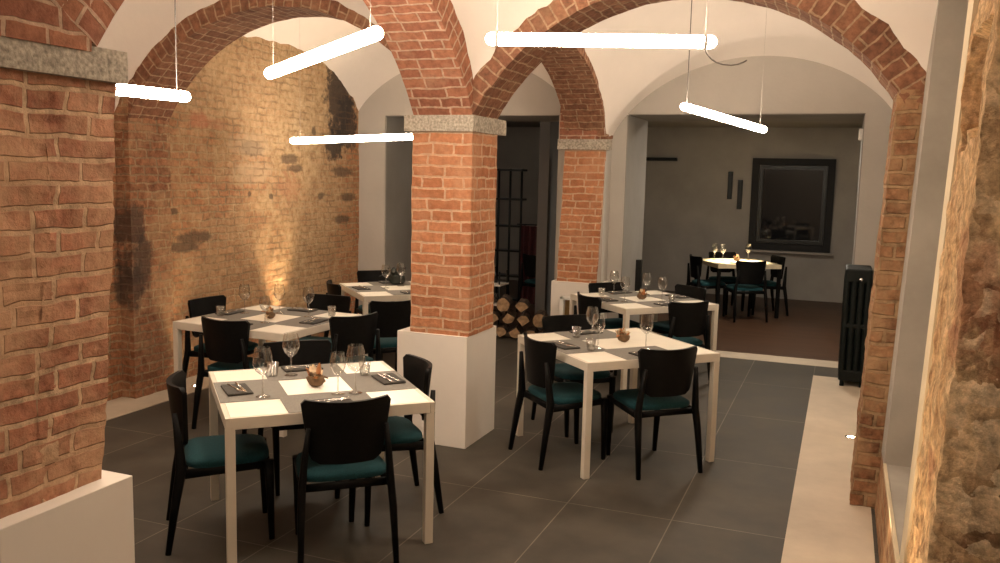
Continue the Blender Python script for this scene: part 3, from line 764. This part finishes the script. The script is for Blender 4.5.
def chair_back(mx, my, fx, fy, label, group=None):
    """mx,my: middle of the top of the backrest"""
    l = math.hypot(fx, fy); return chair(mx+fx/l*.272, my+fy/l*.272, fx, fy, label, group)

# ---------------------------------------------------------------- tables
def make_table(S, kind):
    t = thing('dining_table', '', 'table')
    h = S/2
    top, fr = ('table_top', 'table_frame') if kind == 'white' else ('pale_wood', 'pale_wood')
    lf = fr if kind == 'white' else 'black_wood'
    mb = MB()
    for s in (-1, 1):
        mb.box((s*(h-.012), 0, .722), (.024, S, .056), .002); mb.box((0, s*(h-.012), .722), (S-.048, .024, .056), .002)
    mb.build('apron', fr, t)
    MB().box((0, 0, .737), (S-.05, S-.05, .026), .001).build('tabletop', top, t)
    for sx in (-1, 1):
        for sy in (-1, 1):
            MB().box((sx*(h-.0225), sy*(h-.0225), .347), (.044, .044, .694), .003).build('leg', lf, t)
            MB().box((sx*(h-.0225), sy*(h-.0225), .004), (.03, .03, .008), .001).build('foot', 'black_metal', t.children[-1])
    return t
TA = (-2.5836, 3.8896, .7713); TB = (-1.4291, 5.8507, .798); TC = (-4.11, 5.58, -.04); TD = (-1.75, 8.20, .80); TE = (-4.1, 7.70, .78); TF = (-1.385, 12.8, math.radians(29))
tabs = {}
base = make_table(1.018, 'white')
for k, T, lab in (('A', TA, 'white square table nearest the camera, left of centre'), ('B', TB, 'white square table just right of the middle brick pillar'),
                  ('C', TC, 'white square table beside the long left brick wall'), ('D', TD, 'white square table in front of the wide back opening'),
                  ('E', TE, 'white square table half hidden behind the middle brick pillar')):
    if k == 'A': o = base; o.location = (T[0], T[1], 0); o.rotation_euler = (0, 0, T[2]); o['label'] = lab
    else: o = dup(base, (T[0], T[1], 0), T[2], lab)
    o['group'] = 'white square dining tables'; tabs[k] = o
    if 'group' in o: pass
o = make_table(.92, 'wood'); o.location = (TF[0], TF[1], 0); o.rotation_euler = (0, 0, TF[2]); o['label'] = 'brightly lit wooden table in the dim back room'
def onT(T, lx, ly, z=.7505):
    c, s = math.cos(T[2]), math.sin(T[2]); return (T[0]+c*lx-s*ly, T[1]+s*lx+c*ly, z)

G = 'black dining chairs with teal seats'
def feet(fx, fy, rx, ry, d=.0): return fx, fy
# front table
chair(-3.14+.743*.3, 3.39+.669*.3, .743, .669, 'black chair with teal seat at the left side of the nearest table')
chair_back(-2.115, 3.462, -.66, .75, 'black chair seen from behind at the front of the nearest table')
chair(-2.165-.72*.3, 4.43-.70*.3, -.72, -.70, 'black chair between the nearest table and the white plinth of the middle pillar')
chair_back(-3.18, 4.57, .69, -.72, 'black chair on the far side of the nearest table, back to the long wall')
# table right of the pillar
chair_back(-1.87, 5.37, .69, .72, 'black chair at the left front side of the table right of the pillar')
chair_back(-.955, 5.46, -.67, .74, 'black chair at the right front side of the table right of the pillar')
chair_back(-1.98, 6.42, .69, -.72, 'black chair by the firewood, far left of the table right of the pillar')
# table by the brick wall
chair_back(-4.93, 5.76, 1, -.04, 'black chair with its back to the long brick wall')
chair_back(-4.10, 4.97, .03, 1, 'black chair seen from behind at the near side of the table by the brick wall')
chair_back(-4.12, 6.46, .06, -1, 'black chair at the far side of the table by the brick wall')
chair_back(-3.35, 5.62, -.9, .43, 'black chair on the right side of the table by the brick wall')
# table in front of the opening
chair_back(-2.17, 7.63, .72, .69, 'black chair at the left front side of the table before the wide opening')
chair_back(-1.19, 7.68, -.72, .69, 'black chair seen from behind at the right front of the table before the wide opening')
chair_back(-2.26, 8.66, .75, -.66, 'black chair between the far plinth and the table before the wide opening')
chair_back(-1.36, 8.84, -.6, -.8, 'black chair on the far side of the table before the wide opening')
# table behind the pillar
chair_back(-3.46, 6.42, -.75, .66, 'black chair immediately left of the middle pillar, facing the table behind it')
chair_back(-4.78, 8.36, .72, -.69, 'black chair at the far side of the table behind the middle pillar')
chair_back(-4.60, 7.18, .72, .69, 'black chair at the left side of the table behind the middle pillar')
# back room
chair_back(-1.97, 12.49, .874, .485, 'black chair at the left end of the lit table in the back room')
chair_back(-1.10, 12.09, -.485, .874, 'black chair in front of the lit table in the back room')
chair_back(-.80, 13.12, -.874, -.485, 'black chair at the right end of the lit table in the back room')
chair_back(-1.70, 13.45, .485, -.874, 'black chair behind the lit table in the back room')
chair_back(-3.93, 11.2, .3, .95, 'black chair in the dark room behind the firewood')

# ---------------------------------------------------------------- table settings
def flat_rounded(w, d, th, r=.008):
    return MB().box((0, 0, th/2), (w, d, th), min(th*.45, r))
def make_placemat():
    mb = flat_rounded(.44, .335, .003); return mb.build('placemat', 'mat_grey')
def make_napkin():
    mb = MB()
    # folded cloth: three soft layers
    for k in range(3):
        mb.grid(lambda a, b, k=k: (.11*(2*a-1)*(1-.02*k), .065*(2*b-1)*(1-.03*k), .004+.004*k+.0025*math.sin(a*7+k)*math.sin(b*4+k)), 14, 8)
    n = 14
    mb.box((0, 0, .0055), (.218, .128, .0105), .004)
    return mb.build('napkin', 'napkin')
def make_fork():
    mb = MB(); mb.sweep([(-.10, 0, .003), (-.04, 0, .0035), (.03, 0, .006), (.05, 0, .005)], [(.006, .0016), (.004, .0018), (.003, .0018), (.008, .0014)], 8, up=(0, 0, 1))
    mb.box((.058, 0, .005), (.016, .022, .002), .0008)
    for j in range(4): mb.sweep([(.062, -.009+.006*j, .005), (.085, -.009+.006*j, .007), (.10, -.009+.006*j, .006)], .0013, 6)
    return mb.build('fork', 'steel')
def make_knife():
    mb = MB(); mb.sweep([(-.11, 0, .004), (-.02, 0, .004)], [(.007, .0035), (.005, .003)], 8, up=(0, 0, 1))
    mb.sweep([(-.02, 0, .004), (.05, .001, .004), (.09, .002, .004), (.11, .006, .004)], [(.006, .0012), (.009, .0010), (.008, .0009), (.001, .0008)], 8, up=(0, 0, 1))
    return mb.build('knife', 'steel')
def wine_profile(h, rb):
    b0 = h*.44
    return [(0, .002), (.036, .002), (.034, .004), (.012, .008), (.0045, .016), (.004, b0*.6), (.0045, b0), (.016, b0+.006),
            (rb*.72, b0+.024), (rb*.97, b0+.052), (rb, b0+.066), (rb*.92, b0+(h-b0)*.75), (rb*.74, h)]
def make_wine(h=.235, rb=.046):
    o = MB().lathe(wine_profile(h, rb), 28).build('wine_glass', 'glass'); return o
def make_tumbler():
    return MB().lathe([(0, .003), (.025, .003), (.028, .008), (.033, .078), (.032, .078), (.026, .009), (0, .008)], 24).build('water_glass', 'glass')
PROTO = {}
GR = {'placemat': 'grey placemats on the tables', 'napkin': 'folded napkins on the placemats', 'fork': 'forks on the napkins', 'knife': 'knives on the napkins', 'wine glass': 'wine glasses on the tables', 'water glass': 'water glasses on the tables', 'plate': 'white plates on the tables'}
def put(kind, mk, T, lx, ly, z, rz, label, cat, group=None):
    group = group or GR.get(cat)
    if kind not in PROTO: PROTO[kind] = o = mk()
    else: o = PROTO[kind].copy(); C.objects.link(o)
    o.location = onT(T, lx, ly, z); o.rotation_euler = (0, 0, T[2]+rz)
    for k in ('group',):
        if k in o: del o[k]
    tag(o, label, cat, group); return o
TN = {'A': 'nearest table', 'B': 'table right of the pillar', 'C': 'table by the brick wall', 'D': 'table before the wide opening', 'E': 'table behind the pillar', 'F': 'lit table in the back room'}
SIDE45 = {'L': ('left front', -1, 0), 'N': ('right front', 0, -1), 'R': ('far right', 1, 0), 'K': ('far left', 0, 1)}
SIDE0 = {'L': ('left', -1, 0), 'N': ('near', 0, -1), 'R': ('right', 1, 0), 'K': ('far', 0, 1)}
TT = dict(A=TA, B=TB, C=TC, D=TD, E=TE, F=TF)
def setting(tk, sk, cutlery=True):
    T = TT[tk]; nm, dx, dy = (SIDE0 if tk == 'C' else SIDE45)[sk]
    rz = math.atan2(dy, dx)+PI/2    # the setting's own -y points out of the table
    where = 'at the %s side of the %s' % (nm, TN[tk])
    lift = .0008 if sk in 'NK' else 0
    put('placemat', make_placemat, T, dx*.338, dy*.338, .7502+lift, rz, 'grey placemat '+where, 'placemat')
    ax, ay = (-dy, dx)
    put('napkin', make_napkin, T, dx*.405, dy*.405, .7537+lift, rz+.08, 'folded charcoal napkin '+where, 'napkin')
    if cutlery:
        put('fork', make_fork, T, dx*.415+ax*.0, dy*.415+ay*.0, .766+lift, rz+.25, 'steel fork '+where, 'fork')
        put('knife', make_knife, T, dx*.385, dy*.385, .766+lift, rz+.12, 'steel knife '+where, 'knife')
for s in 'LNRK': setting('A', s)
for s in 'LNK': setting('B', s)
for s in 'LNRK': setting('C', s)
for s in 'LNRK': setting('D', s)
for s in 'LNK': setting('E', s)
def wine(tk, lx, ly, label, h=.235, rb=.046):
    put('wine%.3f' % h, lambda: make_wine(h, rb), TT[tk], lx, ly, .7545, 0, label, 'wine glass')
def tumbler(tk, lx, ly, label): put('tumbler', make_tumbler, TT[tk], lx, ly, .7545, 0, label, 'water glass')
wine('A', -.295, -.17, 'large wine glass at the left front of the nearest table', .255, .05)
wine('A', -.085, .26, 'wine glass behind the centrepiece of the nearest table', .24, .048)
wine('A', .075, -.225, 'straight wine glass just right of the nearest table\'s centrepiece', .22, .042)
wine('A', .165, -.235, 'large wine glass with bright bowl right of the nearest table\'s centrepiece', .255, .05)
tumbler('A', -.185, .265, 'water glass beside the far napkin on the nearest table')
tumbler('A', .305, .14, 'water glass near the right napkin of the nearest table')
wine('B', -.10, .15, 'taller left wine glass of the pair on the table right of the pillar', .235, .046)
wine('B', -.22, -.14, 'right wine glass of the pair on the table right of the pillar', .235, .046)
wine('B', .085, -.255, 'lone wine glass near the right front of the table right of the pillar', .235, .046)
tumbler('B', -.165, .255, 'water glass near the far left napkin on the table right of the pillar')
tumbler('B', -.30, -.185, 'water glass near the left front napkin on the table right of the pillar')
wine('C', -.30, .05, 'leftmost wine glass on the table by the brick wall')
wine('C', -.067, .19, 'second wine glass from the left on the table by the brick wall')
wine('C', .228, .174, 'rightmost wine glass on the table by the brick wall')
wine('C', .12, -.22, 'wine glass nearest the camera on the table by the brick wall', .2, .042)
tumbler('C', -.36, -.16, 'water glass by the left napkin on the table by the brick wall')
tumbler('C', .36, .30, 'water glass by the right napkin on the table by the brick wall')
wine('D', -.116, .335, 'leftmost wine glass on the table before the wide opening')
wine('D', -.297, -.15, 'second wine glass from the left on the table before the wide opening')
wine('D', .11, .1, 'third wine glass from the left on the table before the wide opening')
wine('D', .06, -.235, 'rightmost wine glass on the table before the wide opening')
tumbler('D', -.301, .257, 'water glass at the left of the table before the wide opening')
tumbler('D', .10, -.335, 'water glass at the right of the table before the wide opening')
wine('E', -.16, -.02, 'left wine glass on the table behind the middle pillar')
wine('E', .03, .10, 'right wine glass on the table behind the middle pillar')
wine('F', -.28, .16, 'left wine glass of the pair on the lit back room table')
wine('F', -.19, .07, 'right wine glass of the pair on the lit back room table')
wine('F', .24, .18, 'single wine glass at the right on the lit back room table')

def petal(mb, base, yaw, tilt, ln, w, curl):
    rz = Matrix.Rotation(yaw, 3, 'Z'); ry = Matrix.Rotation(-tilt, 3, 'Y')
    def fn(a, b, o=0):
        x = ln*a; y = w*(2*b-1)*math.sin(PI*min(1, a*.86+.12))
        z = curl*a*a*ln+.25*(2*b-1)**2*w+o
        return Vector(base)+rz @ (ry @ Vector((x, y, z)))
    mb.grid(lambda a, b: fn(a, b, .0012), 7, 5); mb.grid(lambda a, b: fn(a, b, -.0012), 7, 5, flip=True)
def centrepiece(tk, lx, ly, label, s=1.0, rz=0, dark=False):
    T = TT[tk]
    t = thing('dried_flower_centrepiece', label, 'centrepiece', onT(T, lx, ly, .7502 if tk != 'E' else .7545), rz, 'dried flower centrepieces on the tables')
    core = MB(); rnd = random.Random(hash(tk) % 7 if False else ord(tk))
    bm = bmesh.new(); bmesh.ops.create_icosphere(bm, subdivisions=3, radius=1)
    for v in bm.verts:
        p = v.co.copy(); k = 1+.22*noise.noise(p*2.3+Vector((ord(tk), 0, 0))); v.co = Vector((p.x*.045*k, p.y*.034*k, p.z*.032*k+.033))*s
    core.add_bm(bm, smooth=True); core.build('core', 'petal_brown' if not dark else 'dark_leaf', t)
    for nm, mt, n in (('petal', 'petal_cream', 6), ('petal', 'petal_orange', 5), ('leaf', 'petal_brown', 3)):
        for i in range(n):
            mb = MB(); petal(mb, (rnd.uniform(-.02, .02)*s, rnd.uniform(-.015, .015)*s, (.02+rnd.uniform(0, .03))*s), rnd.uniform(0, 2*PI), rnd.uniform(.2, 1.3), rnd.uniform(.045, .07)*s, rnd.uniform(.014, .022)*s, rnd.uniform(-.5, .5))
            mb.build(nm, mt if not dark else 'dark_leaf', t)
    return t
centrepiece('A', 0, -.02, 'cream and orange dried flower centrepiece on the nearest table', 1.15)
centrepiece('B', .09, .03, 'small dried flower centrepiece on the table right of the pillar', 1.0)
centrepiece('C', .02, -.03, 'small dried flower centrepiece on the table by the brick wall', .9)
centrepiece('D', -.03, -.03, 'small dried flower centrepiece on the table before the wide opening', 1.0)
centrepiece('E', .02, .22, 'dark round leafy centrepiece on the table behind the middle pillar', 2.1, dark=True)
centrepiece('F', 0, .02, 'small dried flower centrepiece on the lit back room table', 1.0)
def make_plate():
    return MB().lathe([(0, .004), (.055, .004), (.085, .012), (.10, .018), (.10, .02), (.083, .015), (.054, .008), (0, .007)], 28).build('plate', 'plate')
put('plate', make_plate, TF, -.12, -.25, .7502, 0, 'white plate at the left of the lit back room table', 'plate')
put('plate', make_plate, TF, .16, -.16, .7502, 0, 'white plate at the right of the lit back room table', 'plate')
put('plate', make_plate, TE, .28, .02, .7540, 0, 'white plate on the table behind the middle pillar', 'plate')

# ---------------------------------------------------------------- tube lights
def tube_light(p0, p1, label, wires, r=.031, cable=None):
    p0, p1 = Vector(p0), Vector(p1); mid = (p0+p1)/2
    t = thing('tube_light', label, 'light', mid, 0, 'hanging glowing tube lights')
    a, b = p0-mid, p1-mid; d = (b-a).normalized()
    es = [(0, .25), (.004, .5), (.010, .75), (.018, .92), (r, 1)]
    MB().sweep([a+d*k for k, _ in es]+[b-d*k for k, _ in es[::-1]], [r*q for _, q in es]+[r*q for _, q in es[::-1]], 20).build('diffuser', 'tube', t)
    for f, m in wires:
        q = a+(b-a)*f; wx, wy = q.x+mid.x, q.y+mid.y
        top = [zf(wx, wy) for x0, x1, y0, y1, zf in VAULTS if x0 <= wx <= x1 and y0 <= wy <= y1]
        top = (top[0] if top else 3.2)-mid.z
        MB().sweep([q+Vector((0, 0, r*.9)), Vector((q.x, q.y, top-.004))], .0034 if m == 'cable_black' else .0008, 6).build('wire', m, t)
        MB().sweep([q-d*.008, q+d*.008], r*1.05, 16).build('clip', 'white_plastic', t)
        MB().lathe([(0, top+.002), (.022, top+.002), (.022, top-.012), (.006, top-.02), (0, top-.02)], 14, (q.x, q.y, 0)).build('ceiling_cup', 'white_plastic', t)
    if cable:
        MB().sweep([Vector(c)-mid for c in cable], .004, 6).build('cable', 'cable_black', t)
tube_light((-3.75, 2.86, 2.30), (-3.53, 4.05, 2.30), 'tube light at the far left, partly behind the near brick pillar', [(.08, 'cable_white'), (.93, 'cable_black')])
tube_light((-2.949, 3.996, 2.411), (-1.89, 3.34, 2.49), 'slanting tube light above the nearest table', [(.93, 'cable_white'), (.06, 'cable_white')])
tube_light((-4.909, 6.982, 2.173), (-3.915, 7.60, 2.25), 'level tube light in front of the left brick wall', [(.08, 'cable_white'), (.92, 'cable_white')])
tube_light((-1.67, 3.98, 2.55), (-.618, 4.32, 2.55), 'long horizontal tube light at the top of the photo', [(.05, 'cable_white'), (.95, 'cable_white')],
           cable=[(-.675, 4.30, 2.535), (-.665, 4.33, 2.50), (-.648, 4.36, 2.478), (-.625, 4.38, 2.463), (-.595, 4.40, 2.455), (-.56, 4.42, 2.453), (-.53, 4.43, 2.458), (-.505, 4.44, 2.468), (-.49, 4.45, 2.478)])
tube_light((-1.228, 6.899, 2.464), (-.698, 8.066, 2.347), 'slanting tube light in front of the wide back opening', [(.05, 'cable_black'), (.93, 'cable_white')])

tube_light((-1.1, .35, 2.62), (-.2, -.3, 2.62), 'unseen fill tube added behind the camera at the near end of the room', [(.06, 'cable_white'), (.94, 'cable_white')])  # added out of view as fill light for surfaces facing the camera

# ---------------------------------------------------------------- uplights
def uplight(x, y, label, power, aim, size=1.3, col=(1, .72, .42)):
    t = thing('floor_uplight', label, 'light', (x, y, .006), 0, 'round uplights in the floor bands')
    MB().lathe([(.026, .0), (.045, .0), (.045, .004), (.028, .005), (.026, .001)], 24).build('rim', 'steel', t)
    MB().lathe([(0, .003), (.026, .002)], 24).build('lens', 'spot_glow', t)
    l = bpy.data.lights.new('uplight_beam', 'SPOT'); l.energy = power; l.color = col; l.spot_size = size; l.spot_blend = .9; l.shadow_soft_size = .03
    o = bpy.data.objects.new('uplight_beam', l); C.objects.link(o); o.parent = t; o.location = (0, 0, .03)
    o.rotation_euler = Vector(aim).to_track_quat('-Z', 'Y').to_euler()
uplight(.158, 6.875, 'bright round uplight set in the beige band by the right pilaster', 14, (.1, -.35, 1))
uplight(-5.25, 7.5, 'uplight at the foot of the left brick wall behind the wall table', 55, (-.05, 0, 1), .85)
uplight(-5.17, 5.95, 'uplight at the foot of the left brick pilaster', 14, (-.06, 0, 1), 1.0)
uplight(.10, 4.25, 'uplight in the beige band below the niche', 10, (.08, 0, 1))
uplight(.10, 3.1, 'uplight in the beige band below the rough near wall', 22, (.10, 0, 1))
# downlight over the lit table in the back room
t = thing('downlight', 'small ceiling downlight above the lit table in the back room', 'light', (-1.385, 12.8, 2.77))
MB().lathe([(.04, 0), (.055, 0), (.055, -.012), (.04, -.012), (.038, 0)], 20).build('ring', 'white_plastic', t)
MB().lathe([(0, -.004), (.04, -.004)], 20).build('lens', 'spot_glow', t)
l = bpy.data.lights.new('downlight_beam', 'SPOT'); l.energy = 420; l.color = (1, .84, .58); l.spot_size = .5; l.spot_blend = .6; l.shadow_soft_size = .04
o = bpy.data.objects.new('downlight_beam', l); C.objects.link(o); o.parent = t; o.location = (0, 0, -.03)

t = thing('added_fill_lamp', 'unseen fill lamp added on the back room ceiling, above the lintel', 'light', (-.6, 10.75, 2.77))  # fill light added to brighten the back room, hidden by the lintel
MB().lathe([(.0, -.05), (.14, -.05), (.16, -.03), (.16, 0), (0, 0)], 28).build('shade', 'fill_glow', t)
MB().lathe([(.16, 0), (.175, 0), (.175, -.035), (.161, -.035)], 28).build('rim', 'white_plastic', t)
t = thing('added_fill_lamp', 'unseen dim fill lamp added in the dark room behind the left opening', 'light', (-5.6, 10.7, 2.77))  # fill light added to lift the dark room, out of view
MB().lathe([(.0, -.05), (.14, -.05), (.16, -.03), (.16, 0), (0, 0)], 28).build('shade', 'fill_dim', t)
MB().lathe([(.16, 0), (.175, 0), (.175, -.035), (.161, -.035)], 28).build('rim', 'white_plastic', t)
# ---------------------------------------------------------------- world and view
w = bpy.data.worlds.new('world'); bpy.context.scene.world = w; w.use_nodes = True
w.node_tree.nodes['Background'].inputs[0].default_value = (.02, .022, .03, 1); w.node_tree.nodes['Background'].inputs[1].default_value = .3
vs = bpy.context.scene.view_settings
vs.view_transform = 'Standard'; vs.look = 'None'; vs.gamma = 1; vs.use_curve_mapping = False; vs.exposure = 1.8
